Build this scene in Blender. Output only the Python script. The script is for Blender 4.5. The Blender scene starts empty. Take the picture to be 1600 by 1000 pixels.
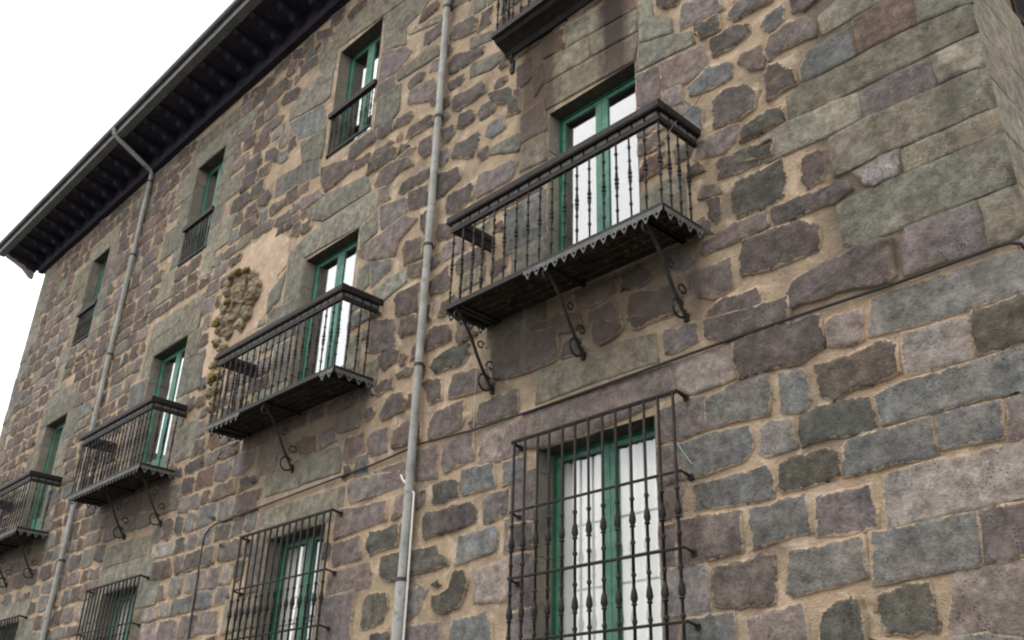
import bpy, bmesh, math, random
import numpy as np
from mathutils import Matrix, Vector

random.seed(7); rng = np.random.default_rng(7)
scene = bpy.context.scene
COL = scene.collection

# ------------------------------------------------------------------ camera
F, YAW, PITCH, ROLL = 1508.46, .821393, .458855, .0334937     # focal length in photo pixels, angles in radians
CAM = np.array([0.0, -6.3, 1.6])
def camera_axes():
    cy, sy, cp, sp = math.cos(YAW), math.sin(YAW), math.cos(PITCH), math.sin(PITCH)
    fwd = np.array([-sy*cp, cy*cp, sp]); right = np.array([cy, sy, 0.0]); up = np.cross(right, fwd)
    cr, sr = math.cos(ROLL), math.sin(ROLL)
    return cr*right + sr*up, -sr*right + cr*up, fwd
RT, UP, FW = camera_axes()
def at(x, y, Y=0.0):                       # photo pixel -> (X, Z) on the plane Y of the facade
    d = RT*(x-800)/F - UP*(y-500)/F + FW
    t = (Y - CAM[1])/d[1]
    return (CAM[0] + d[0]*t, CAM[2] + d[2]*t)
def to_px(P):
    v = np.asarray(P, float) - CAM
    z = v @ FW
    return np.stack([800 + F*(v @ RT)/z, 500 - F*(v @ UP)/z], -1)
cam = bpy.data.cameras.new('camera'); cam_o = bpy.data.objects.new('camera', cam); COL.objects.link(cam_o)
cam.sensor_width = 36; cam.lens = F/1600*36; cam.clip_end = 3000; cam.clip_start = .05
M = Matrix.Identity(4)
for i in range(3):
    M[i][0], M[i][1], M[i][2], M[i][3] = RT[i], UP[i], -FW[i], CAM[i]
cam_o.matrix_world = M
scene.camera = cam_o

# ------------------------------------------------------------------ sky, sun, exposure
world = bpy.data.worlds.new('World'); scene.world = world; world.use_nodes = True
wn = world.node_tree; wn.nodes.clear()
out = wn.nodes.new('ShaderNodeOutputWorld'); bg = wn.nodes.new('ShaderNodeBackground')
sky = wn.nodes.new('ShaderNodeTexSky'); sky.sky_type = 'NISHITA'; sky.sun_disc = False
SUN_DIR = Vector((.30, .62, -1.0)).normalized()               # the way the light travels
sky.sun_elevation = math.asin(-SUN_DIR.z); sky.sun_rotation = math.atan2(-SUN_DIR.x, -SUN_DIR.y)
sky.dust_density = 3.0
mix = wn.nodes.new('ShaderNodeMix'); mix.data_type = 'RGBA'; mix.inputs[0].default_value = .88   # overcast cloud sheet over the clear sky
mix.inputs[7].default_value = (16.0, 16.0, 15.7, 1)
wn.links.new(sky.outputs[0], mix.inputs[6]); wn.links.new(mix.outputs[2], bg.inputs[0]); wn.links.new(bg.outputs[0], out.inputs[0])
bg.inputs[1].default_value = .11
sun = bpy.data.lights.new('sun', 'SUN'); sun.energy = .8; sun.angle = math.radians(25); sun.color = (1, .97, .92)
sun_o = bpy.data.objects.new('sun', sun); COL.objects.link(sun_o)
sun_o.rotation_euler = SUN_DIR.to_track_quat('-Z', 'Y').to_euler(); sun_o.location = (-5, -15, 25)
scene.cycles.filter_width = 2.1                             # the photograph is a little soft
scene.view_settings.view_transform = 'Standard'; scene.view_settings.look = 'None'
scene.view_settings.exposure = 0.27; scene.view_settings.gamma = 1.0; scene.view_settings.use_curve_mapping = False

# ------------------------------------------------------------------ materials
def material(name):
    m = bpy.data.materials.new(name); m.use_nodes = True
    nt = m.node_tree; b = nt.nodes['Principled BSDF']
    return m, nt, b
def node(nt, t, **kw):
    n = nt.nodes.new(t)
    for k, v in kw.items(): setattr(n, k, v)
    return n
def noise(nt, vec, scale, detail=4, rough=.55, w=None):
    n = node(nt, 'ShaderNodeTexNoise'); n.inputs['Scale'].default_value = scale
    n.inputs['Detail'].default_value = detail; n.inputs['Roughness'].default_value = rough
    nt.links.new(vec, n.inputs['Vector']); return n.outputs['Fac']
def ramp(nt, fac, stops):
    r = node(nt, 'ShaderNodeValToRGB'); cr = r.color_ramp
    while len(cr.elements) < len(stops): cr.elements.new(.5)
    for e, (p, c) in zip(cr.elements, stops):
        e.position = p; e.color = c if len(c) == 4 else (*c, 1)
    nt.links.new(fac, r.inputs[0]); return r.outputs[0]
def g(v): return (v, v, v, 1)
def mixc(nt, fac, a, b, mode='MIX'):
    m = node(nt, 'ShaderNodeMix', data_type='RGBA', blend_type=mode)
    for s, v in ((0, fac), (6, a), (7, b)):
        if hasattr(v, 'is_linked'): nt.links.new(v, m.inputs[s])
        else: m.inputs[s].default_value = v if s == 0 else (v if len(v) == 4 else (*v, 1))
    return m.outputs[2]
def maths(nt, op, a, b=0.0, clamp=False):
    m = node(nt, 'ShaderNodeMath', operation=op, use_clamp=clamp)
    for i, v in enumerate((a, b)):
        if hasattr(v, 'is_linked'): nt.links.new(v, m.inputs[i])
        else: m.inputs[i].default_value = v
    return m.outputs[0]
def bump(nt, b, h, strength, dist):
    n = node(nt, 'ShaderNodeBump'); n.inputs['Strength'].default_value = strength; n.inputs['Distance'].default_value = dist
    nt.links.new(h, n.inputs['Height']); nt.links.new(n.outputs[0], b.inputs['Normal'])

MORTAR = (.43, .315, .205)
def position(nt): return node(nt, 'ShaderNodeNewGeometry').outputs['Position']
def stretched(nt, pos, s):
    m = node(nt, 'ShaderNodeMapping'); m.inputs['Scale'].default_value = s
    nt.links.new(pos, m.inputs['Vector']); return m.outputs[0]
def mortar_colour(nt, pos):
    c = ramp(nt, noise(nt, pos, 1.3, 5), [(.3, (.30, .235, .155)), (.5, MORTAR), (.7, (.52, .37, .26))])
    c = mixc(nt, ramp(nt, noise(nt, pos, 7, 6, .65), [(.45, g(0)), (.72, g(.75))]), c, (.36, .30, .23))
    c = mixc(nt, ramp(nt, noise(nt, pos, 26, 4, .7), [(.60, g(0)), (.72, g(.7))]), c, (.64, .55, .45))
    c = mixc(nt, ramp(nt, noise(nt, pos, 19, 3, .6), [(.60, g(0)), (.72, g(.8))]), c, (.14, .105, .08))
    c = mixc(nt, ramp(nt, noise(nt, pos, 1.9, 6, .6), [(.49, g(0)), (.62, g(.6))]), c, (.175, .135, .105))      # grimy old pointing between the fresh patches
    c = mixc(nt, ramp(nt, noise(nt, pos, 4.3, 5, .6), [(.53, g(0)), (.64, g(.75))]), c, (.60, .47, .35))
    sep = node(nt, 'ShaderNodeSeparateXYZ'); nt.links.new(pos, sep.inputs[0])                                  # the corner ashlar is bedded in grey mortar
    k = maths(nt, 'MULTIPLY', ramp_lin(nt, sep.outputs[0], -3.25, -2.95), ramp_lin(nt, sep.outputs[2], 5.0, 5.2))
    return mixc(nt, maths(nt, 'MULTIPLY', k, .8), c, (.085, .072, .056))
def stains_and_shade(nt, pos, c):
    """rust and soot that has run down the wall, with shade painted in under the balconies: narrow upright streaks at fixed places"""
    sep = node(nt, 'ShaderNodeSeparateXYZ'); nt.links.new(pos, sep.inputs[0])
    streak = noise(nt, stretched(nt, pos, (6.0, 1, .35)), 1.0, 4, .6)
    for (x0, x1, z0, z1, col, top) in STAINS_AND_SHADE:
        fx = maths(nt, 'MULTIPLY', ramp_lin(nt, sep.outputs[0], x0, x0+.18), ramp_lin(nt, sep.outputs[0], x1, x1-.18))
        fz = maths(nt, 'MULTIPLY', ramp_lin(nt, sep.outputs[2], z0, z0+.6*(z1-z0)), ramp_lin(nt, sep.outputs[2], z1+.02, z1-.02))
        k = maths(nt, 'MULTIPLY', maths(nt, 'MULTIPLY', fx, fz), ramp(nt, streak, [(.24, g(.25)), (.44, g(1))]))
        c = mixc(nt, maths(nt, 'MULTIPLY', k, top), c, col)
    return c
def ramp_lin(nt, v, a, b):
    m = node(nt, 'ShaderNodeMapRange', clamp=True)
    nt.links.new(v, m.inputs[0]); m.inputs[1].default_value = a; m.inputs[2].default_value = b
    return m.outputs[0]
STAINS_AND_SHADE = [(-6.85, -6.05, 7.4, 10.0, (.075, .050, .036), .92), (-5.55, -4.98, 7.6, 10.1, (.050, .036, .030), .95),
          (-7.25, -4.2, 5.0, 6.3, (.070, .053, .041), .66), (-12.4, -9.2, 4.9, 6.25, (.070, .053, .041), .66),  # this row and the next: soot plus painted shade under the balconies
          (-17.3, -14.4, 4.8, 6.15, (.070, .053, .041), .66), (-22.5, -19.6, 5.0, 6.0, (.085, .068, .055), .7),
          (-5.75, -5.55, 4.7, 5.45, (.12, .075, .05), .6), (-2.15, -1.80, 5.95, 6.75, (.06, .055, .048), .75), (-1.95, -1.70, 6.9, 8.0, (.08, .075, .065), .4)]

def stone_material():
    m, nt, b = material('wall_stone'); pos = position(nt)
    col = node(nt, 'ShaderNodeAttribute', attribute_name='stone_colour').outputs['Color']
    at_ = node(nt, 'ShaderNodeAttribute', attribute_name='stone_edge')
    c = mixc(nt, 1.0, col, ramp(nt, noise(nt, pos, 2.6, 6, .6), [(.25, g(.66)), (.5, g(1)), (.75, g(1.36))]), 'MULTIPLY')
    c = mixc(nt, 1.0, c, ramp(nt, noise(nt, pos, 34, 5, .7), [(.3, g(.74)), (.5, g(1)), (.7, g(1.28))]), 'MULTIPLY')
    c = mixc(nt, 1.0, c, ramp(nt, noise(nt, pos, 8, 6, .68), [(.33, g(.58)), (.5, g(1)), (.66, g(1.42))]), 'MULTIPLY')
    c = mixc(nt, ramp(nt, noise(nt, pos, 9, 5, .65), [(.56, g(0)), (.72, g(.45))]), c, (.24, .225, .185))      # lichen
    c = mixc(nt, ramp(nt, noise(nt, pos, 5, 4, .6), [(.60, g(0)), (.75, g(.55))]), c, (.055, .048, .044))     # dark weathering
    c = mixc(nt, ramp(nt, noise(nt, pos, 1.6, 5, .6), [(.42, g(0)), (.66, g(.5))]), c, mixc(nt, 1.0, c, (1.16, .98, .90, 1), 'MULTIPLY'))   # rusty and cool patches
    c = mixc(nt, ramp(nt, noise(nt, pos, 2.1, 5, .6), [(.52, g(0)), (.68, g(.5))]), c, mixc(nt, 1.0, c, (.82, .90, .98, 1), 'MULTIPLY'))
    vo = node(nt, 'ShaderNodeTexVoronoi'); vo.inputs['Scale'].default_value = 38; nt.links.new(pos, vo.inputs['Vector'])
    pit = maths(nt, 'MULTIPLY', ramp(nt, vo.outputs['Distance'], [(.10, g(.8)), (.26, g(0))]), ramp(nt, noise(nt, pos, 3.4, 4), [(.48, g(0)), (.60, g(1))]))
    c = mixc(nt, pit, c, (.035, .030, .027))                                                                    # pits
    gr = maths(nt, 'MULTIPLY', ramp(nt, noise(nt, pos, 46, 3, .6), [(.66, g(0)), (.74, g(.75))]), ramp(nt, noise(nt, pos, 1.7, 3), [(.48, g(0)), (.62, g(1))]))
    c = mixc(nt, gr, c, (.42, .40, .37))        # pale grains, here and there
    e = maths(nt, 'ADD', at_.outputs['Fac'], maths(nt, 'MULTIPLY', maths(nt, 'SUBTRACT', noise(nt, pos, 15, 8, .75), .5), 3.0))
    e = maths(nt, 'ADD', e, maths(nt, 'MULTIPLY', maths(nt, 'SUBTRACT', noise(nt, pos, 1.4, 3), .52), 1.6))
    c = mixc(nt, ramp(nt, e, [(.60, g(0)), (.66, g(.97))]), c, mortar_colour(nt, pos))                         # mortar smeared over the rim
    c = stains_and_shade(nt, pos, c)
    nt.links.new(c, b.inputs['Base Color']); b.inputs['Roughness'].default_value = .88; b.inputs['Specular IOR Level'].default_value = .3
    h = maths(nt, 'ADD', noise(nt, pos, 11, 7, .7), maths(nt, 'MULTIPLY', noise(nt, pos, 60, 4, .7), .4))
    h = maths(nt, 'SUBTRACT', h, maths(nt, 'MULTIPLY', pit, .5))
    bump(nt, b, h, 1.0, .034); return m
def mortar_material():
    m, nt, b = material('lime_mortar'); pos = position(nt)
    nt.links.new(stains_and_shade(nt, pos, mortar_colour(nt, pos)), b.inputs['Base Color']); b.inputs['Roughness'].default_value = .95
    bump(nt, b, maths(nt, 'ADD', noise(nt, pos, 9, 6, .7), maths(nt, 'MULTIPLY', noise(nt, pos, 55, 4, .7), .5)), 1.0, .045); return m
def worn(name, c1, c2, scale=8, rough=.6, c3=None, metal=0.0, bs=.25, spec=.4):
    m, nt, b = material(name); pos = position(nt)
    c = ramp(nt, noise(nt, pos, scale, 6, .65), [(.35, c1), (.65, c2)])
    if c3: c = mixc(nt, ramp(nt, noise(nt, pos, scale*2.7, 5, .7), [(.55, g(0)), (.68, g(.85))]), c, c3)
    nt.links.new(c, b.inputs['Base Color']); b.inputs['Roughness'].default_value = rough; b.inputs['Metallic'].default_value = metal
    b.inputs['Specular IOR Level'].default_value = spec
    bump(nt, b, noise(nt, pos, scale*5, 5, .7), bs, .01); return m
def reveal_material():
    m, nt, b = material('reveal_stone'); pos = position(nt)
    c = ramp(nt, noise(nt, pos, 2.5, 6, .6), [(.3, (.14, .122, .105)), (.5, (.21, .19, .155)), (.7, (.28, .235, .18))])
    c = mixc(nt, 1.0, c, ramp(nt, noise(nt, pos, 30, 5, .7), [(.3, g(.75)), (.7, g(1.25))]), 'MULTIPLY')
    nt.links.new(c, b.inputs['Base Color']); b.inputs['Roughness'].default_value = .9
    bump(nt, b, noise(nt, pos, 14, 6, .65), .7, .02); return m
def glass_material(name, extra, clear):
    m, nt, b = material(name); nt.nodes.remove(b)
    o = nt.nodes['Material Output']
    gl = node(nt, 'ShaderNodeBsdfGlossy'); gl.inputs['Roughness'].default_value = .02; gl.inputs['Color'].default_value = (.97, .98, 1, 1)
    tr = node(nt, 'ShaderNodeBsdfTransparent'); tr.inputs['Color'].default_value = (clear, clear, clear, 1)
    fr = node(nt, 'ShaderNodeLayerWeight'); fr.inputs['Blend'].default_value = .5
    k = maths(nt, 'MULTIPLY', maths(nt, 'ADD', maths(nt, 'POWER', fr.outputs['Facing'], 3.0), extra), 1.0, True)
    mx = node(nt, 'ShaderNodeMixShader'); nt.links.new(k, mx.inputs[0]); nt.links.new(tr.outputs[0], mx.inputs[1]); nt.links.new(gl.outputs[0], mx.inputs[2])
    pos = position(nt); bp = node(nt, 'ShaderNodeBump'); bp.inputs['Strength'].default_value = .12; bp.inputs['Distance'].default_value = .01
    nt.links.new(noise(nt, pos, 2.2, 2, .4), bp.inputs['Height']); nt.links.new(bp.outputs[0], gl.inputs['Normal'])
    nt.links.new(mx.outputs[0], o.inputs[0]); return m
def curtain_material():
    m, nt, b = material('curtain_cloth'); pos = position(nt)
    c = ramp(nt, noise(nt, stretched(nt, pos, (14, 1, .4)), 1.0, 3), [(.3, (.80, .80, .76)), (.7, (.90, .90, .88))])
    nt.links.new(c, b.inputs['Base Color']); b.inputs['Roughness'].default_value = .9; return m
def street_material():
    m, nt, b = material('street_paving'); pos = position(nt)
    c = ramp(nt, noise(nt, pos, 1.2, 6, .6), [(.3, (.05, .048, .045)), (.7, (.10, .095, .088))])
    nt.links.new(c, b.inputs['Base Color']); b.inputs['Roughness'].default_value = .9
    bump(nt, b, noise(nt, pos, 18, 5), .5, .02); return m

MAT = dict(
    stone=stone_material(), mortar=mortar_material(), reveal=reveal_material(), glass=glass_material('tinted_glass', .25, .85), clearglass=glass_material('clear_glass', .09, .97), curtain=curtain_material(), street=street_material(),
    iron=worn('black_iron', (.012, .011, .011), (.028, .025, .024), 10, .6, (.060, .042, .032), 0, .4, .25),
    ironrail=worn('dark_painted_rail', (.014, .011, .011), (.030, .023, .022), 6, .6, (.052, .038, .033), 0, .4, .22),
    zinc=worn('weathered_zinc', (.085, .086, .085), (.16, .162, .158), 12, .7, (.05, .045, .04), 0, .4, .25),
    pipe=worn('grey_pipe_paint', (.25, .25, .235), (.40, .395, .375), 3.5, .6, (.17, .155, .135), 0, .3, .3),
    clamp=worn('dark_clamp', (.035, .03, .028), (.06, .05, .045), 20, .6),
    green=worn('green_paint', (.010, .105, .050), (.022, .165, .085), 7, .55, (.05, .15, .095), 0, .5, .3),
    paleg=worn('green_with_sheen', (.055, .175, .125), (.125, .255, .20), 7, .6, (.03, .11, .068), 0, .5, .3),  # sash green lightened, the sheen on the stiles put into the colour
    wood=worn('dark_eave_wood', (.024, .022, .032), (.042, .038, .052), 5, .9, (.058, .052, .062), 0, .3, .1),
    paleend=worn('pale_corbel_end', (.30, .28, .26), (.42, .40, .38), 9, .8),
    floorwood=worn('balcony_boards', (.018, .015, .012), (.05, .040, .030), 6, .9, (.16, .125, .08), 0, .3, .1),
    gutter=worn('gutter_metal', (.10, .105, .108), (.17, .175, .175), 4, .55, (.07, .10, .088)),
    tile=worn('roof_tile', (.16, .075, .045), (.24, .12, .075), 9, .9),
    soffit=worn('dark_lintel', (.045, .040, .034), (.085, .072, .058), 6, .9, (.11, .09, .07), 0, .6, .2),  # lintel underside, dark brown throughout
    room=worn('room_plaster', (.13, .125, .12), (.17, .16, .15), 2, .9),
    plaster=worn('peach_plaster', (.34, .255, .175), (.53, .385, .285), 3, .95, (.60, .50, .43), 0, .9),
    relief=worn('eroded_carving', (.17, .13, .082), (.34, .28, .20), 7, .95, (.15, .105, .045), 0, .9),
    moss=worn('ochre_lichen', (.16, .115, .03), (.26, .20, .07), 14, .95, (.09, .085, .03), 0, .8),
    cable=worn('black_cable', (.012, .011, .012), (.022, .02, .02), 20, .5),
    wire=worn('pale_wire', (.45, .42, .37), (.55, .52, .46), 20, .6),
    white=worn('white_conduit', (.62, .60, .56), (.72, .70, .66), 20, .5),
    redwood=worn('dark_red_shutter', (.030, .012, .012), (.05, .02, .018), 6, .9, None, 0, .2, .1),
    black=worn('black_shutter', (.008, .009, .010), (.014, .014, .016), 6, .95, None, 0, .2, .05),
)

# ------------------------------------------------------------------ mesh helpers
def link(name, me, mat, parent=None, kind=None, label=None):
    o = bpy.data.objects.new(name, me); COL.objects.link(o)
    if mat is not None and not me.materials: me.materials.append(mat)
    if parent is not None: o.parent = parent
    if kind: o['kind'] = kind
    if label: o['label'] = label
    return o
def empty(name, loc=(0, 0, 0), parent=None, label=None, cat=None, group=None):
    o = bpy.data.objects.new(name, None); COL.objects.link(o); o.location = loc; o.empty_display_size = .1
    if parent is not None: o.parent = parent
    if label: o['label'] = label
    if cat: o['category'] = cat
    if group: o['group'] = group
    return o
class MB:
    def __init__(s): s.v, s.f = [], []
    def box(s, a, b):
        n = len(s.v); (x0, y0, z0), (x1, y1, z1) = a, b
        s.v += [(x0,y0,z0),(x1,y0,z0),(x1,y1,z0),(x0,y1,z0),(x0,y0,z1),(x1,y0,z1),(x1,y1,z1),(x0,y1,z1)]
        s.f += [tuple(n+i for i in q) for q in ((0,3,2,1),(4,5,6,7),(0,1,5,4),(1,2,6,5),(2,3,7,6),(3,0,4,7))]; return s
    def face(s, pts):
        n = len(s.v); s.v += [tuple(p) for p in pts]; s.f.append(tuple(range(n, n+len(pts)))); return s
    def prism(s, pts, d):                     # closed outline pts (counter-clockwise seen against d) swept by vector d
        n = len(s.v); m = len(pts); d = np.array(d)
        s.v += [tuple(p) for p in pts] + [tuple(np.array(p)+d) for p in pts]
        s.f.append(tuple(range(n, n+m))); s.f.append(tuple(range(n+2*m-1, n+m-1, -1)))
        for i in range(m):
            j = (i+1) % m; s.f.append((n+i, n+m+i, n+m+j, n+j))
        return s
    def tube(s, path, r, k=8, closed=False):
        P = [np.array(p, float) for p in path]; m = len(P); rings = []
        rr = r if hasattr(r, '__len__') else [r]*m
        up = np.array([.31, .17, .93])
        for i in range(m):
            a, b = (P[i-1], P[(i+1) % m]) if closed else (P[max(i-1, 0)], P[min(i+1, m-1)])
            t = b-a; t /= np.linalg.norm(t)+1e-9
            n1 = np.cross(t, up); ln = np.linalg.norm(n1)
            if ln < .05: n1 = np.cross(t, [1, 0, 0.]); ln = np.linalg.norm(n1)
            n1 /= ln; n2 = np.cross(t, n1); n = len(s.v)
            for q in range(k):
                A = 2*math.pi*q/k; s.v.append(tuple(P[i] + rr[i]*(math.cos(A)*n1 + math.sin(A)*n2)))
            rings.append(n)
        for i in range(m if closed else m-1):
            a, b = rings[i], rings[(i+1) % m]
            for q in range(k): s.f.append((a+q, b+q, b+(q+1) % k, a+(q+1) % k))
        if not closed:
            s.f.append(tuple(rings[0]+q for q in range(k))); s.f.append(tuple(rings[-1]+q for q in range(k-1, -1, -1)))
        return s
    def lathe(s, prof, c=(0, 0, 0), k=8):
        n0 = len(s.v)
        for r, z in prof:
            for q in range(k):
                A = 2*math.pi*q/k; s.v.append((c[0]+r*math.cos(A), c[1]+r*math.sin(A), c[2]+z))
        for i in range(len(prof)-1):
            for q in range(k):
                a = n0+i*k+q; b = n0+i*k+(q+1) % k; s.f.append((a, b, b+k, a+k))
        s.f.append(tuple(n0+q for q in range(k-1, -1, -1))); e = n0+(len(prof)-1)*k; s.f.append(tuple(e+q for q in range(k)))
        return s
    def mesh(s, name, smooth=False):
        me = bpy.data.meshes.new(name); me.from_pydata(s.v, [], s.f); me.update()
        bm = bmesh.new(); bm.from_mesh(me); bmesh.ops.recalc_face_normals(bm, faces=bm.faces); bm.to_mesh(me); bm.free()
        if smooth:
            me.polygons.foreach_set('use_smooth', [True]*len(me.polygons))
            try: me.set_sharp_from_angle(angle=math.radians(45))
            except Exception: pass
        return me
    def build(s, name, mat, parent=None, smooth=False, **kw): return link(name, s.mesh(name, smooth), mat, parent, **kw)

# ------------------------------------------------------------------ setting
gm = MB().face([(-600, -600, 0), (600, -600, 0), (600, 600, 0), (-600, 600, 0)]).build('ground', MAT['street'], kind='structure')
building = empty('stone_building', (0, 0, 0), label='old three-storey rubble stone building with iron balconies and green window frames', cat='building')

XL, XR, ZT = -24.95, -1.77, 13.72           # left edge, right corner, underside of the eave
BACK = 9.0
# (x0, x1, z0, z1) of every opening in the street wall
DOORS = [(-6.262, -4.985, 6.30, 8.63), (-11.33, -9.96, 6.24, 8.69), (-16.40, -15.01, 6.12, 8.65), (-21.56, -20.35, 6.00, 8.56)]
TOPS = [(-6.20, -5.00, 10.15, 12.6), (-11.16, -9.98, 10.42, 12.61), (-16.13, -15.01, 10.40, 12.70), (-21.24, -20.26, 10.30, 12.58)]
GROUND = [(-6.34, -4.90, 1.2, 4.62), (-11.27, -9.94, 1.2, 4.50), (-16.38, -15.05, 1.2, 4.38), (-21.50, -20.17, 1.2, 4.30)]
OPEN = DOORS + TOPS + GROUND
REV = dict(balcony_door=.165, window=.20, barred_window=.21)   # distance from the wall face to the window frames

# street wall: a slab of mortar with the openings cut out
def slab_with_holes(name, x0, x1, z0, z1, holes, mat, parent):
    xs = sorted({x0, x1, *[h[0] for h in holes], *[h[1] for h in holes]}); zs = sorted({z0, z1, *[h[2] for h in holes], *[h[3] for h in holes]})
    b = MB(); idx = {}
    def vid(x, z):
        if (x, z) not in idx: idx[(x, z)] = len(b.v); b.v.append((x, 0, z))
        return idx[(x, z)]
    for i in range(len(xs)-1):
        for j in range(len(zs)-1):
            cx, cz = (xs[i]+xs[i+1])/2, (zs[j]+zs[j+1])/2
            if any(h[0] < cx < h[1] and h[2] < cz < h[3] for h in holes): continue
            b.f.append((vid(xs[i], zs[j]), vid(xs[i+1], zs[j]), vid(xs[i+1], zs[j+1]), vid(xs[i], zs[j+1])))
    return b.build(name, mat, parent)
wall = slab_with_holes('wall', XL, XR, 0, 14.3, OPEN, MAT['mortar'], building)
SIDEWIN = (1.46, 2.75, 8.12, 10.2)          # opening in the side wall (y0, y1, z0, z1)
side = slab_with_holes('side_wall', 0, BACK, 0, 14.3, [SIDEWIN], MAT['mortar'], building)
for v in side.data.vertices: v.co = (XR, v.co.x, v.co.z)
MB().face([(XL, 0, 0), (XL, BACK, 0), (XL, BACK, 14.3), (XL, 0, 14.3)]).build('end_wall', MAT['mortar'], building)
MB().face([(XL, BACK, 0), (XR, BACK, 0), (XR, BACK, 14.3), (XL, BACK, 14.3)]).build('rear_wall', MAT['mortar'], building)

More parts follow.
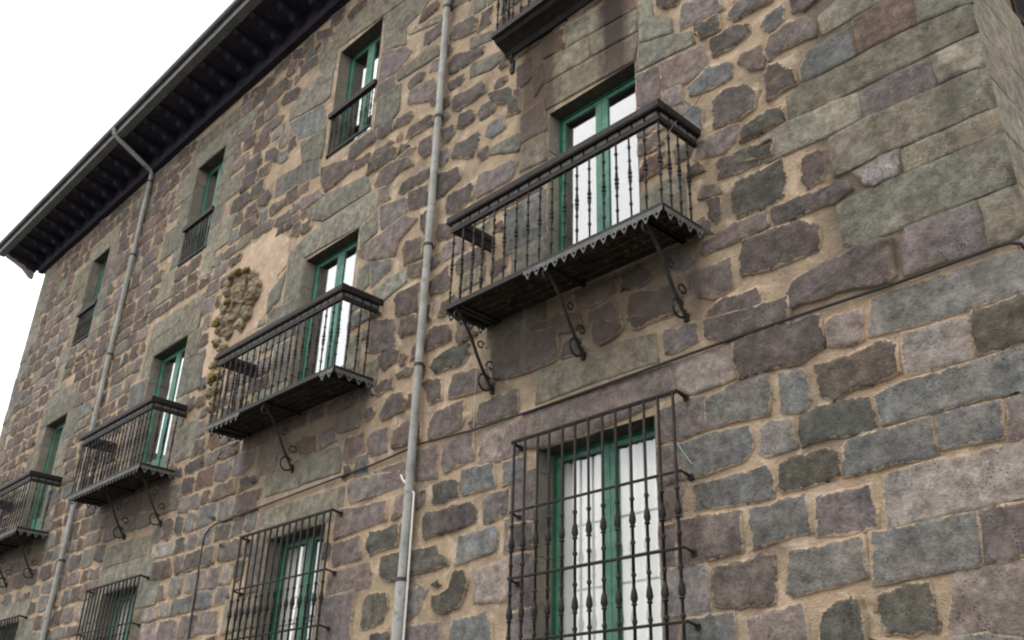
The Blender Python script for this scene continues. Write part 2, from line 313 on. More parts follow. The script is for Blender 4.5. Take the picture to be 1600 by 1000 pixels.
# ------------------------------------------------------------------ stones
STONE = dict(d=(.108, .088, .080), k=(.090, .086, .072), g=(.192, .180, .142), b=(.152, .150, .142), p=(.172, .143, .135),
             l=(.235, .207, .190), r=(.130, .090, .072), h=(.215, .192, .145))
ROUGH = dict(d=1, k=1.1, l=.65, p=.6, b=.6, r=.6, g=.34, h=.36)
TRACED = """# crop col row ; then lines: type points (crop px, 4x)
@3 0
b 0,100 90,30 110,150 10,200 -40,170
d 135,10 180,-20 330,-20 300,20 230,70 160,85
d 0,250 130,140 250,110 310,150 310,230 120,310 0,390 -20,320
g 310,110 440,0 560,-60 840,-60 520,125 335,225 320,170
r 525,130 840,-50 905,-20 930,160 740,250 570,340 535,300
b 215,515 205,440 240,330 380,245 520,170 545,300 560,345 400,430
g 915,-10 940,-40 1250,-40 1280,20 1200,45 925,155
g 115,610 210,525 570,350 740,255 940,160 1220,45 1270,30 1310,200 1240,235 1050,320 820,440 420,630 130,755
g 0,830 110,770 410,640 560,585 590,745 380,855 90,985 0,1020 -60,1010 -50,890
p 565,590 840,440 1010,360 1060,540 740,690 600,750
g 1015,360 1240,245 1315,215 1360,420 1290,430 1070,530
g 385,870 590,755 1070,540 1300,440 1370,430 1425,670 1360,695 690,985 470,1095 420,1110 400,1000
g 830,940 1360,705 1430,680 1470,850 1410,860 1040,1005 850,1085
d 215,975 350,930 375,1010 350,1130 250,1180 205,1150
@3 1
d 10,310 440,140 490,130 530,180 430,270 230,350 50,420 15,380
l 545,80 690,-5 820,-60 825,90 660,165 600,160
g 430,270 560,220 660,170 840,90 1040,10 1415,-135 1475,-160 1555,150 1490,170 870,420 540,545 480,545 430,350
p 870,425 1300,260 1330,330 1360,560 860,720 830,600 840,500
g 1310,255 1490,180 1560,160 1620,440 1570,480 1370,560 1345,340
d 150,760 540,555 690,500 790,490 780,580 810,720 790,760 400,850 110,945 95,930
b 640,885 860,800 1400,610 1600,560 1680,560 1680,800 1600,820 1100,985 900,1040 640,1110
k 1255,995 1280,935 1600,840 1690,820 1690,1130 1600,1160 1320,1225 1290,1180
@3 2
d -200,140 0,60 340,-40 360,100 350,180 200,280 0,330 -180,370 -210,230
l 365,0 580,-60 600,130 540,160 380,170
l 830,90 1250,-20 1270,110 1300,240 870,365 840,260
d 285,290 480,230 740,120 810,150 830,330 740,385 560,440 400,510 320,480
b 70,340 210,310 250,340 270,500 230,580 90,585
b 670,480 870,375 1020,350 1600,175 1690,150 1690,430 1600,450 1330,500 900,620 720,660
k 200,600 400,520 650,475 660,560 680,680 430,740 210,800
l -50,680 0,640 150,610 165,720 180,800 0,850 -50,830
k 70,890 400,800 440,830 460,960 430,990 250,1040 100,1080 65,1060
b 480,770 660,700 1030,610 1060,850 660,940 480,985
b 1045,600 1470,510 1480,730 1110,810 1060,780
p 1490,500 1600,460 1690,440 1690,720 1510,750
l 740,965 1100,870 1600,768 1690,750 1690,1095 1600,1115 1060,1235 760,1305 720,1200
@3 3
p 300,110 640,30 680,180 690,300 480,350 310,350
b -110,190 0,165 120,110 240,100 280,330 160,350 0,410 -90,430
b 630,335 1050,255 1310,205 1350,530 660,660
p 1320,200 1600,140 1690,120 1690,470 1360,525
b 130,450 600,350 630,610 160,730 120,700
k 670,730 850,660 1020,650 1040,770 1090,900 1070,960 900,970 740,970 700,900 680,840
l 1180,580 1600,500 1690,480 1690,990 1400,955 1150,980 1140,880
k 330,830 400,780 530,720 600,760 620,900 640,1060 330,1060
p -130,890 -60,860 0,820 220,770 250,900 270,1060 -110,1060
b 1150,1000 1390,965 1600,1000 1690,1000 1690,1100 1150,1100
@2 3
b 1130,40 1250,10 1600,-90 1640,0 1640,110 1560,130 1150,190
p 1050,250 1250,210 1430,200 1450,450 1230,500 1040,550
l 960,570 1210,510 1235,560 1240,720 1255,830 960,880
d 1260,560 1420,500 1590,460 1650,460 1660,780 1400,810 1270,800
b 1080,880 1250,840 1390,830 1400,1060 1050,1060
p 935,60 1075,20 1075,240 940,275
p 935,285 1030,262 1025,555 940,560
p 960,890 1060,875 1040,1060 965,1060
p -10,-50 225,-90 225,230 -10,270
d -10,280 225,240 222,410 -15,440
p -15,480 220,425 215,770 -20,820
p -20,835 215,785 210,1060 -25,1060
@2 2
d -120,140 0,100 290,50 310,190 280,260 130,320 0,370 -110,380
d 340,130 420,120 470,190 400,230 310,250
d 510,20 690,0 700,60 640,120 550,160 500,80
d 720,0 970,-110 1000,-20 760,70
g 170,310 490,220 660,140 900,80 920,260 540,385 150,530
p 950,70 1160,10 1170,130 1060,190 970,215 955,190
d 1200,10 1600,-100 1740,-150 1750,0 1600,55 1330,140 1220,110
p 60,650 90,580 520,440 1020,270 1040,440 900,520 500,660 200,760 55,800
l 1035,265 1380,150 1395,370 1120,470 1050,430
b 1210,500 1430,380 1600,340 1620,480 1610,590 1220,680
p 920,570 1040,520 1120,480 1200,480 1220,690 1080,740 930,780
b 1030,790 1250,710 1490,660 1510,800 1460,880 1200,980 1100,985
p 935,790 1015,785 1075,1000 935,1040
p -90,680 30,660 45,810 30,850 -80,880
@2 1
k 1370,230 1390,150 1600,30 1700,-20 1720,100 1700,240 1600,300 1400,370
d 1220,260 1300,230 1310,380 1270,400 1225,330
d 1280,0 1480,-60 1560,-20 1550,30 1400,90 1290,130
p 1200,520 1390,400 1600,330 1610,420 1500,470 1200,600 1180,590
d 1430,600 1450,520 1600,450 1830,370 1940,420 1940,500 1910,580 1600,700 1440,720
p 1100,720 1370,610 1390,800 1260,870 1180,860 1130,800
d 1220,960 1300,880 1560,800 1600,920 1590,1010 1300,1110 1200,1080
d 740,850 1030,770 1060,900 1040,960 900,1010 760,1060 720,960
d 480,960 650,880 690,1000 640,1100 510,1130
d 120,1050 280,970 420,940 450,1050 300,1090 140,1140
@2 0
d 900,-20 1060,-20 1030,35 960,55 915,40
g 785,30 870,-10 890,100 1000,120 1010,205 800,270
g 800,285 1010,215 1120,200 1150,270 800,440
p 1050,90 1060,30 1260,-60 1330,60 1180,130 1050,190
k 1140,170 1300,90 1310,190 1190,250 1150,220
d 1240,260 1410,150 1490,150 1500,200 1420,280 1260,370
d 1340,120 1400,30 1600,-60 1640,0 1400,140
p 930,400 1190,290 1220,420 1100,520 950,560
b 1100,560 1220,430 1370,390 1380,480 1250,560 1120,600
p 800,460 925,410 935,560 940,690 810,660
p 950,575 1060,535 1070,640 950,690
b 1090,640 1200,690 1190,800 1140,830 1085,760
d 1430,340 1560,280 1590,350 1570,430 1480,450 1420,400
d 1250,640 1330,560 1450,530 1550,560 1530,680 1420,760 1260,810
k 1430,890 1450,800 1600,690 1700,660 1705,760 1600,820 1440,900
d 1580,470 1610,410 1680,400 1765,430 1790,530 1600,640 1580,560
p 1160,900 1350,790 1420,780 1390,900 1330,960 1140,1000
k 1390,970 1560,900 1640,870 1640,980 1400,1030
r 190,255 330,175 330,305 200,372
h 340,170 540,60 560,175 345,300
r 550,55 780,-80 785,50 570,170
h 205,380 480,230 490,360 215,520
h 490,225 785,60 788,195 500,355
h 215,530 500,368 788,205 790,365 212,690
d 30,430 110,360 130,470 100,520 30,560
d -30,600 50,540 55,700 -30,740
d 130,440 190,400 200,520 140,610
p 60,740 200,620 205,820 60,900
p 800,680 930,700 1060,660 1075,760 810,850
h 60,910 200,830 200,1010 50,1080
@1 0
d 570,110 620,40 700,-10 690,40 590,140
g 810,110 1000,-60 1130,-60 1050,60 940,170 940,280 800,320
p 790,330 940,290 980,320 880,460 770,520
g 880,450 1120,280 1160,300 1150,345 890,510
p 770,530 870,470 880,560 755,620
g 760,625 910,520 900,690 850,760 740,800
g 410,300 520,240 500,430 440,470 400,440
g 330,520 490,430 470,600 430,640 210,760 220,680
b 215,770 430,650 450,700 440,800 260,880
g 280,890 440,810 430,900 410,990 290,1020
g 520,300 470,230 680,40 900,-110 960,-110 940,0 800,95
d 0,560 100,480 130,490 100,540 10,580
d 60,650 100,560 200,480 220,500 190,560 60,690
d 165,640 190,590 270,540 290,560 270,610 170,660
d 20,870 50,800 150,720 180,720 150,780 30,880
d 270,480 280,420 390,340 400,390 280,490
d 380,240 390,200 480,170 490,210 390,270
d 200,960 210,870 260,840 255,910
d 60,950 130,920 160,950 140,1010 60,1010
d 240,330 300,300 310,360 240,380
g 940,200 1000,170 1160,90 1170,130 1050,180 960,220
d 1050,280 1060,210 1180,130 1170,200 1080,280
d 1215,240 1240,170 1360,100 1390,110 1380,190 1250,250
p 1090,450 1110,380 1170,360 1160,430
d 1210,400 1240,350 1430,290 1420,340 1260,450 1210,470
d 950,540 970,490 1040,440 1060,460 1040,510 960,560
p 950,640 960,580 1060,510 1110,490 1130,560 1090,630 960,650
d 1200,530 1300,460 1310,490 1280,540 1210,570
d 1090,650 1110,590 1160,570 1150,640 1100,670
d 1220,680 1240,610 1420,510 1450,520 1450,570 1280,690 1240,700
d 860,800 880,750 980,690 990,720 960,770 870,810
d 930,870 950,800 1100,710 1120,720 1110,780 960,870
d 1020,960 1030,890 1110,840 1120,950 1050,990
d 720,1000 740,950 850,870 870,890 800,960
d 880,1010 960,930 1000,920 960,1010
d 1390,720 1410,660 1490,620 1510,650 1490,700 1400,760
k 1450,590 1600,540 1630,620 1600,650 1480,640
b 1440,850 1450,790 1550,720 1560,800 1480,860
d 1220,990 1250,900 1390,820 1400,840 1390,920 1350,990
g 1340,420 1350,400 1560,310 1570,350 1470,440 1340,490
g 1340,240 1480,190 1500,240 1340,310
d 1160,820 1240,780 1250,830 1190,900
g 1480,920 1640,830 1700,860 1640,950 1460,970
p 1180,30 1210,-30 1330,-60 1320,0 1220,60
@1 1
d 740,170 780,70 860,10 980,-20 990,30 900,80 840,150
g 330,310 420,230 700,90 720,190 700,205 420,385 330,370
g 300,500 430,395 700,220 745,205 765,290 655,390 310,610 290,560
g 665,405 760,320 760,450 655,545
p 775,290 940,230 950,320 790,450 775,400
p 645,570 760,480 930,350 1010,370 900,500 870,600 720,630 650,600
b 720,645 860,615 840,690 720,800
g 645,690 710,645 710,780 625,860
g 730,820 860,720 940,680 950,760 800,880 740,870
g 210,580 300,500 300,640 270,850 170,900 200,700
g 80,840 190,700 150,870 70,960
d 10,250 90,180 100,220 70,280 20,300
d 80,330 100,280 180,240 180,280 90,360
d 110,420 130,370 220,310 220,370 130,430
d 220,470 240,410 290,370 290,420 260,480
d 410,60 540,0 640,-20 610,60 480,170 430,200 410,150
p 270,280 300,230 400,190 430,220 290,320
b 130,120 230,60 400,-40 400,90 240,170 120,240
d 890,210 920,140 1100,40 1100,100 960,190 910,220
d 950,260 960,205 1080,140 1090,280 960,320
d 1130,130 1150,90 1280,40 1290,110 1170,230 1120,240
d 1190,290 1200,220 1360,140 1365,240 1250,330 1190,340
p 1375,180 1390,100 1600,0 1640,20 1600,120 1380,240
d 1120,470 1140,400 1230,380 1250,410 1230,480 1150,510
d 930,600 920,560 940,510 1050,480 1050,610 930,660
d 1090,690 1100,620 1150,580 1150,640
d 950,700 960,660 1060,630 1050,720 960,740
d 1090,830 1100,750 1210,660 1220,760 1200,810 1100,850
d 870,870 890,830 1030,760 1020,950 880,980
k 1140,980 1160,900 1250,830 1280,870 1250,920 1170,980
d 1060,920 1110,900 1100,1000 1050,1000
d 1030,350 1070,320 1060,460 1030,440
@1 2
d 900,90 910,0 1010,-40 1000,80 910,110
d 1060,180 1090,60 1130,30 1220,30 1220,130 1130,170 1060,200
d 1260,140 1270,0 1330,0 1400,80 1280,160
k 1090,300 1120,240 1230,160 1340,150 1340,200 1300,280 1130,330
d 760,240 850,160 900,190 890,260 800,320 770,290
p 710,0 870,0 870,160 790,200 700,200
k 880,350 960,290 990,300 970,340 890,370
d 750,430 790,380 860,360 860,430 760,480
d 780,600 800,540 850,470 920,450 945,500 930,570 790,640
d 1040,400 1060,380 1170,360 1170,500 1080,530 1060,440
d 1200,450 1230,350 1390,300 1460,310 1500,400 1430,440 1210,500
d 1090,640 1120,580 1310,480 1310,620 1280,680 1090,760
d 1390,530 1600,440 1640,440 1640,580 1490,640 1390,650
d 1330,650 1370,590 1380,650 1350,680
d 850,780 870,700 960,620 1040,640 1030,760 860,810
p 700,760 720,710 830,670 820,820 720,850
p 540,870 560,740 680,700 690,830 600,900 560,910
p 390,780 400,710 500,660 510,750 400,810
g 280,900 300,850 520,790 540,850 530,950 420,990 280,1030
d 680,600 700,550 740,540 750,580 700,640
d 250,770 330,720 380,720 380,820 270,840
g 60,960 270,870 275,1040 60,1110
p 740,950 870,900 940,880 940,1000 740,1010
p 1010,825 1145,775 1135,990 1000,1000
p 1175,770 1360,705 1370,870 1180,960 1165,900
l 1400,740 1440,695 1600,645 1680,620 1690,640 1680,700 1600,860 1400,910
b 1290,940 1490,890 1500,1040 1300,1100 1280,1050
b 1545,890 1600,870 1690,850 1690,990 1545,1040
@1 3
l 570,100 580,10 900,-60 930,30 720,110 590,140
p 490,370 500,190 640,170 820,130 820,250 650,310 500,370
p 850,250 880,110 925,90 925,220
k 1100,150 1110,30 1270,-10 1270,100 1200,140
d 1050,370 1050,240 1090,200 1340,140 1380,180 1380,270 1250,320
p 1430,270 1420,130 1470,80 1600,40 1690,20 1690,180 1600,210 1460,270
d 1010,100 1060,60 1050,150 1010,180
k 690,390 720,320 900,270 890,410 720,475 690,440
p 480,405 650,345 660,490 480,540
b 1250,530 1270,360 1500,290 1520,320 1500,440 1320,510
k 780,600 790,480 1150,400 1160,470 1210,490 1200,540 1000,590 830,640
p 440,720 460,590 720,510 730,590 710,670 460,720
k 1110,650 1150,620 1160,650 1130,670
k 1100,740 1200,680 1250,570 1310,550 1330,620 1320,690 1280,790 1150,840 1100,790
l 1370,640 1380,560 1570,490 1590,600 1570,760 1370,770
k 650,920 670,780 690,720 830,690 830,800 790,900 660,945
b 940,880 950,690 1030,660 1070,690 1010,830
p 420,745 620,690 600,900 600,1060 390,1060
b 1210,1060 1230,880 1440,830 1480,900 1490,1060
p 940,1060 960,920 1150,890 1170,1060
d 710,1060 720,970 840,940 850,1060
p 1550,450 1560,240 1600,230 1690,210 1690,430 1600,460"""
def clip_out(poly):                          # keep a stone out of the openings
    for (x0, x1, z0, z1) in OPEN:
        q = []
        for (x, z) in poly:
            if x0 < x < x1 and z0 < z < z1:
                d = [(x-x0, (x0-.004, z)), (x1-x, (x1+.004, z)), (z-z0, (x, z0-.004)), (z1-z, (x, z1+.004))]
                x, z = min(d)[1]
            if z0-.04 < z < z1+.02:
                if abs(x-x0) < .075: x = x0-.010
                if abs(x-x1) < .075: x = x1+.010
            if x0-.02 < x < x1+.02 and abs(z-z1) < .08: z = z1+.008
            q.append((x, z))
        poly = q
    return poly
def inside(poly, X, Z):
    r = np.zeros(X.shape, bool); n = len(poly)
    for i in range(n):
        (xa, za), (xb, zb) = poly[i-1], poly[i]
        if za == zb: continue
        c = ((za > Z) != (zb > Z)) & (X < (xb-xa)*(Z-za)/(zb-za)+xa); r ^= c
    return r
def area(p):
    p = np.array(p); x, z = p[:, 0], p[:, 1]; return .5*float(np.dot(x, np.roll(z, -1))-np.dot(z, np.roll(x, -1)))
RES = .02; GX = np.arange(XL, XR, RES)+RES/2; GZ = np.arange(0, ZT, RES)+RES/2
OCC = np.zeros((len(GZ), len(GX)), bool)
def window_of(poly, pad):
    p = np.array(poly); i0 = max(int((p[:, 0].min()-pad-XL)/RES), 0); i1 = min(int((p[:, 0].max()+pad-XL)/RES)+2, len(GX))
    j0 = max(int((p[:, 1].min()-pad)/RES), 0); j1 = min(int((p[:, 1].max()+pad)/RES)+2, len(GZ))
    return slice(j0, j1), slice(i0, i1)
def grown(poly, d):                          # polygon pushed out (d > 0) or in along its corner bisectors
    p = np.array(poly); n = len(p); s = 1 if area(poly) > 0 else -1
    e = np.roll(p, -1, 0)-p; L = np.linalg.norm(e, axis=1, keepdims=True)+1e-9
    nr = s*np.stack([e[:, 1], -e[:, 0]], 1)/L
    m = nr+np.roll(nr, 1, 0); m /= np.maximum((m**2).sum(1, keepdims=True), .6)/2*1.0+1e-9
    return p + m*d
def occupy(poly, pad):
    q = grown(poly, pad); a, b = window_of(q, 0)
    Z, X = np.meshgrid(GZ[a], GX[b], indexing='ij'); OCC[a, b] |= inside(q, X, Z)
def free(poly, pad):
    q = grown(poly, pad); a, b = window_of(q, 0)
    Z, X = np.meshgrid(GZ[a], GX[b], indexing='ij'); m = inside(q, X, Z)
    return 1.0 if not m.any() else 1-(OCC[a, b] & m).sum()/m.sum()
stones = []                                  # (outline in facade X, Z, type, relief)
def add_stone(poly, t, pad=.012):
    poly = clip_out(poly)
    if abs(area(poly)) < .004: return
    stones.append(([tuple(p) for p in poly], t)); occupy(poly, pad)
for (x0, x1, z0, z1) in OPEN:
    OCC[max(int(z0/RES), 0):int(z1/RES)+1, int((x0-XL)/RES):int((x1-XL)/RES)+1] = True
off = (0, 0)
for ln in TRACED.strip().splitlines():
    if ln[0] == '#': continue
    w = ln.split()
    if ln[0] == '@': off = (400*int(w[0][1:]), 250*int(w[1])); continue
    pts = [tuple(map(float, q.split(','))) for q in w[1:]]
    add_stone([at(off[0]+x/4, off[1]+y/4) for x, y in pts], w[0])
# peach plaster round the carved relief: no stones inside
PLASTER = [at(*q) for q in ((398, 378), (428, 360), (456, 378), (448, 408), (432, 436), (428, 470), (412, 500), (385, 522), (356, 590), (343, 640), (324, 645), (318, 570), (332, 505), (346, 460), (362, 418))]
q_ = []
for k in range(len(PLASTER)):
    (xa, za), (xb, zb) = PLASTER[k-1], PLASTER[k]
    for u in (0, .25, .5, .75): q_.append((xa+(xb-xa)*u+random.uniform(-.10, .10), za+(zb-za)*u+random.uniform(-.08, .08)))
PLASTER = q_
occupy(PLASTER, -.05)
# dressed blocks round the openings of the far bays and along both edges
R = random.Random(3)
def block(x0, x1, z0, z1, t, pad=.006):
    q = [(x0, z0), (x1, z0), (x1, z1), (x0, z1)]
    if free(q, -.02) > .93: add_stone(q, t, pad)
def dressed(o, near):
    x0, x1, z0, z1 = o; lint = R.uniform(.34, .44)
    lx0, lx1 = x0-R.uniform(.28, .42), x1+R.uniform(.28, .42)
    block(lx0, lx1, z1+.004, z1+lint, R.choice('ggh'))
    if R.random() < .75:
        m = R.uniform(.35, .65)*(x1-x0)+x0
        block(lx0+.06, m-.004, z1+lint+.008, z1+lint+.36, R.choice('ggb')); block(m+.004, lx1-R.uniform(0, .2), z1+lint+.008, z1+lint+.34, R.choice('gg'))
    for s in (-1, 1):
        z = z1; k = R.random() < .5
        while z > z0-.3:
            h = R.uniform(.38, .72); w = R.uniform(.60, 1.05) if k else R.uniform(.34, .55); k = not k
            t = R.choice('gggghbp')
            if s < 0: block(x0-w, x0-.004, z-h+.008, z, t)
            else: block(x1+.004, x1+w, z-h+.008, z, t)
            z -= h
    block(x0-.2, x1+.2, z0-.36, z0-.006, R.choice('gdp'))
for o in OPEN: dressed(o, False)
for xe, s in ((XL, 1), (XR, -1)):
    z = 0.0; k = 0
    while z < ZT-.2:
        h = R.uniform(.36, .5); w = (.85 if k % 2 else .5)+R.uniform(-.06, .12); k += 1
        if s > 0: block(xe+.003, xe+w, z+.006, min(z+h, ZT), R.choice('ggghb'))
        else: block(xe-w, xe-.003, z+.006, min(z+h, ZT), R.choice('ggbp'))
        z += h
# rubble in rough courses everywhere else
z = 0.0
while z < ZT-.1:
    h = R.uniform(.24, .38); x = XL+R.uniform(0, .2)
    while x < XR-.1:
        w = R.uniform(.26, .68); gap = R.choice((.02, .03, .04, .07))
        near = x > -9.4 and z > 2.6
        for tries in range(4):
            sh = 1-.18*tries
            x0, x1, z0, z1 = x+gap/2, x+gap/2+w*sh, z+.022, z+.022+(h-.044)*(1-.12*tries)
            j = lambda a: R.uniform(-a, a)
            bow = R.uniform(.0, .30)
            q = [(x0+j(.03), z0+(z1-z0)*bow*R.random()+j(.015)), ((x0+x1)/2+j(.06), z0+j(.02)), (x1+j(.03), z0+(z1-z0)*bow*R.random()+j(.015)), (x1+j(.025), (z0+z1)/2+j(.04)),
                 (x1+j(.03)-.02, z1-(z1-z0)*bow*R.random()+j(.015)), ((x0+x1)/2+j(.06), z1+j(.02)), (x0+j(.03)+.02, z1+j(.02)), (x0+j(.025), (z0+z1)/2+j(.04))]
            if free(q, .012 if near else -.01) > (.995 if near else .97) and (not near or (x1-x0 > .12 and z1-z0 > .11)):
                add_stone(q, R.choice('dddddddkppgbr' if z > 5 else 'dddkppbblb'), .014); x = x1; break
        else: x += .06; continue
        x += gap
    z += h

def stone_mesh_data(poly, t, R2):
    """outline roughened, rim sunk in the mortar, face domed a little; returns verts, faces, edge values"""
    p = np.array(poly)
    if area(p) < 0: p = p[::-1]
    rg = ROUGH[t]; size = math.sqrt(abs(area(p)))
    p = grown(p, .009 if rg < .45 else (.019 if t in 'bpl' else .013))
    if rg > .45:                             # round the corners off
        q = []
        for i in range(len(p)):
            a, b = p[i], p[(i+1) % len(p)]; c = .07 if rg > .9 else .05
            q += [a*(1-c)+b*c, a*c+b*(1-c)]
        p = np.array(q)
    q = []
    step = max(.07, size*.26); jit = .019*rg
    for i in range(len(p)):
        a, b = p[i], p[(i+1) % len(p)]; L = np.linalg.norm(b-a); n = max(1, int(round(L/step)))
        nr = np.array([b[1]-a[1], a[0]-b[0]])/(L+1e-9)
        for k in range(n):
            q.append(a+(b-a)*k/n + nr*R2.uniform(-jit, jit*.6))
    p = np.array(q); n = len(p)
    hgt = R2.uniform(.010, .034) if rg > .9 else R2.uniform(.008, .020) if rg > .45 else R2.uniform(.010, .016)
    inner = grown(p, -min(.007, size*.04)); c = p.mean(0); band = min(.036, size*.13)
    dist = np.linalg.norm(inner-c, axis=1, keepdims=True); mid = c+(inner-c)*np.maximum(.35, 1-band/np.maximum(dist, 1e-4)*1.25)
    tilt = (R2.uniform(-.03, .03)*rg, R2.uniform(-.03, .03)*rg)
    lev = lambda x, z_, e: -hgt-e*rg*R2.random()+tilt[0]*(x-c[0])+tilt[1]*(z_-c[1])
    v = [(x, .003, z_) for x, z_ in p] + [(x, min(-.003, lev(x, z_, .004)), z_) for x, z_ in inner] + [(x, min(-.004, lev(x, z_, .009)), z_) for x, z_ in mid]
    v.append((c[0], -hgt-.008*rg*R2.random(), c[1]))
    ev = [1.0]*n + [.92]*n + [.0]*n + [0.0]
    f = []
    for i in range(n):
        j_ = (i+1) % n
        f += [(i, j_, n+j_, n+i), (n+i, n+j_, 2*n+j_, 2*n+i), (2*n+i, 2*n+j_, 3*n)]
    if rg < .45: ev = [e*.30 for e in ev]
    return v, f, ev
def stone_colour(t, R2):
    b = STONE[t]; k = R2.uniform(.80, 1.22); w = R2.uniform(-.05, .05)
    return (b[0]*k*(1+w), b[1]*k, b[2]*k*(1-w), 1.0)
def make_mesh(name, v, f, ev, col):
    me = bpy.data.meshes.new(name); me.from_pydata(v, [], f); me.update()
    a = me.attributes.new('stone_colour', 'FLOAT_COLOR', 'POINT'); a.data.foreach_set('color', np.array(col, 'f').ravel())
    e = me.attributes.new('stone_edge', 'FLOAT', 'POINT'); e.data.foreach_set('value', np.array(ev, 'f'))
    me.polygons.foreach_set('use_smooth', [True]*len(me.polygons)); me.materials.append(MAT['stone']); return me
def seen_area(poly):
    q = to_px(np.array([(x, 0, z_) for x, z_ in poly])); cx, cy = q.mean(0)
    return abs(area(q)) if -20 < cx < 1620 and -20 < cy < 1020 else 0.0
order = sorted(range(len(stones)), key=lambda i: -seen_area(stones[i][0]))
bv, bf, be, bc = [], [], [], []
R2 = random.Random(11)
for rank, i in enumerate(order):
    poly, t = stones[i]; v, f, ev = stone_mesh_data(poly, t, R2); c = stone_colour(t, R2)
    if rank < 296: link('stone', make_mesh('stone', v, f, ev, [c]*len(v)), None, wall)
    else:
        n = len(bv); bv += v; bf += [tuple(n+k for k in q) for q in f]; be += ev; bc += [c]*len(v)
link('rubble_stones', make_mesh('rubble_stones', bv, bf, be, bc), None, wall, kind='stuff')
print('STONES', len(stones), 'tris of the rest', len(bf)*2)
# side wall: large smooth blocks in courses
z = 0.0; k = 0
while z < 14.2:
    h = R.uniform(.40, .52); y = 0.0; first = True
    while y < BACK:
        w = (.95 if k % 2 else .55)+R.uniform(-.1, .2) if first else R.uniform(.6, 1.2); first = False
        y1 = min(y+w, BACK)
        if not (y1 > SIDEWIN[0] and y < SIDEWIN[1] and z+h > SIDEWIN[2] and z < SIDEWIN[3]):
            v, f, ev = stone_mesh_data([(y+.002, z+.003), (y1-.002, z+.003), (y1-.002, z+h-.003), (y+.002, z+h-.003)], 'g', R2)
            v = [(XR-yy, xx, zz) for xx, yy, zz in v]; c = stone_colour(R.choice('gghp'), R2)
            c = tuple(.75*k_*1.08+.25*q for q, k_ in zip(c, STONE['h'][:3]))+(1,)
            link('stone', make_mesh('stone', v, f, [0]*len(v), [c]*len(v)), None, side)
        y = y1
    z += h; k += 1
plb = grown(PLASTER, -.01)
v, f, ev = stone_mesh_data(PLASTER, 'p', R2)
pm = bpy.data.meshes.new('plaster_patch'); pm.from_pydata([(a, b*.25, c) for a, b, c in v], [], f)
link('plaster_patch', pm, MAT['plaster'], building, label='bare peach plaster patch around the carved relief')

# ------------------------------------------------------------------ windows
def reveal(parent, w, h, d, deep_sill=True):
    rv = random.Random(int(w*1000+h*77)); x0, x1 = -w/2, w/2
    for s, x in ((1, x0), (-1, x1)):
        MB().face([(x, 0, 0), (x, d, 0), (x, d, h), (x, 0, h)]).build('jamb_bed', MAT['mortar'], parent)
        zz = 0.0
        while zz < h-.02:
            k = min(rv.uniform(.34, .62), h-zz)
            if h-zz-k < .15: k = h-zz
            t = rv.uniform(.004, .009)
            MB().box((x, -.006, zz+.006), (x+s*t, d-.002, zz+k-.006)).build('jamb_stone', MAT['reveal'], parent); zz += k
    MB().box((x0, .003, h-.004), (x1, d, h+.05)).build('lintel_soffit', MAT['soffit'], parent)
    MB().face([(x0, 0, 0), (x1, 0, 0), (x1, d, 0), (x0, d, 0)]).build('sill', MAT['reveal'], parent)
def room(parent, w, h, d):
    x0, x1, a, b_ = -w/2-.5, w/2+.5, d+.085, d+2.2
    m = MB(); z0, z1 = -.05, h+.3
    m.face([(x0, b_, z0), (x0, b_, z1), (x1, b_, z1), (x1, b_, z0)]); m.face([(x0, a, z0), (x0, a, z1), (x0, b_, z1), (x0, b_, z0)])
    m.face([(x1, a, z0), (x1, b_, z0), (x1, b_, z1), (x1, a, z1)]); m.face([(x0, a, z1), (x1, a, z1), (x1, b_, z1), (x0, b_, z1)])
    m.face([(x0, a, z0), (x0, b_, z0), (x1, b_, z0), (x1, a, z0)])
    m.build('room', MAT['room'], parent)
def make_window(name, o, panel=0.0, centre=.085, pale=True, mull=.045):
    x0, x1, z0, z1 = o; w, h = x1-x0, z1-z0; d = REV[name]
    t = empty(name, ((x0+x1)/2, 0, z0), building)
    reveal(t, w, h, d+.085)
    fr = MB(); fw = .04; ft = .03; glass = MAT['clearglass' if name == 'barred_window' else 'glass']
    fr.box((-w/2+.010, d, 0.002), (-w/2+fw, d+.08, h-.006)); fr.box((w/2-fw, d, .002), (w/2-.010, d+.08, h-.006)); fr.box((-w/2+fw, d, h-ft-.006), (w/2-fw, d+.08, h-.006))
    fr.box((-w/2+fw, d, .002), (w/2-fw, d+.08, .045))
    fr.build('frame', MAT['green'], t)
    a, b = -w/2+fw+.003, w/2-fw-.003; top = h-ft-.010; bot = .05
    for s, (p, q) in enumerate(((a, -.003), (.003, b))):
        sw = .045; m = MB(); y0, y1 = d+.012, d+.055
        outer = (p, p+sw, q-centre, q) if s == 0 else (p, p+centre, q-sw, q)
        m.box((outer[0], y0, bot), (outer[1], y1, top)); m.box((outer[2], y0, bot), (outer[3], y1, top))
        m.box((outer[1], y0, top-sw), (outer[2], y1, top)); m.box((outer[1], y0, bot), (outer[2], y1, bot+.09+panel))
        m.build('sash', MAT['paleg'] if pale else MAT['green'], t)
        MB().box((outer[1], d+.030, bot+.09+panel), (outer[2], d+.034, top-sw)).build('pane', glass, t)
        if mull:
            for zz in (.36, .68):
                zc = bot+.09+panel+(top-sw-bot-.09-panel)*zz
                if name == 'barred_window': MB().box((outer[1], d+.018, zc-.006), (outer[2], d+.029, zc+.006)).build('glazing_bar', MAT['zinc'], t)
    room(t, w, h, d)
    return t
for o in DOORS: make_window('balcony_door', o, panel=.35, mull=0)
for o in TOPS: make_window('window', o, mull=0)
for o in GROUND: make_window('barred_window', o)

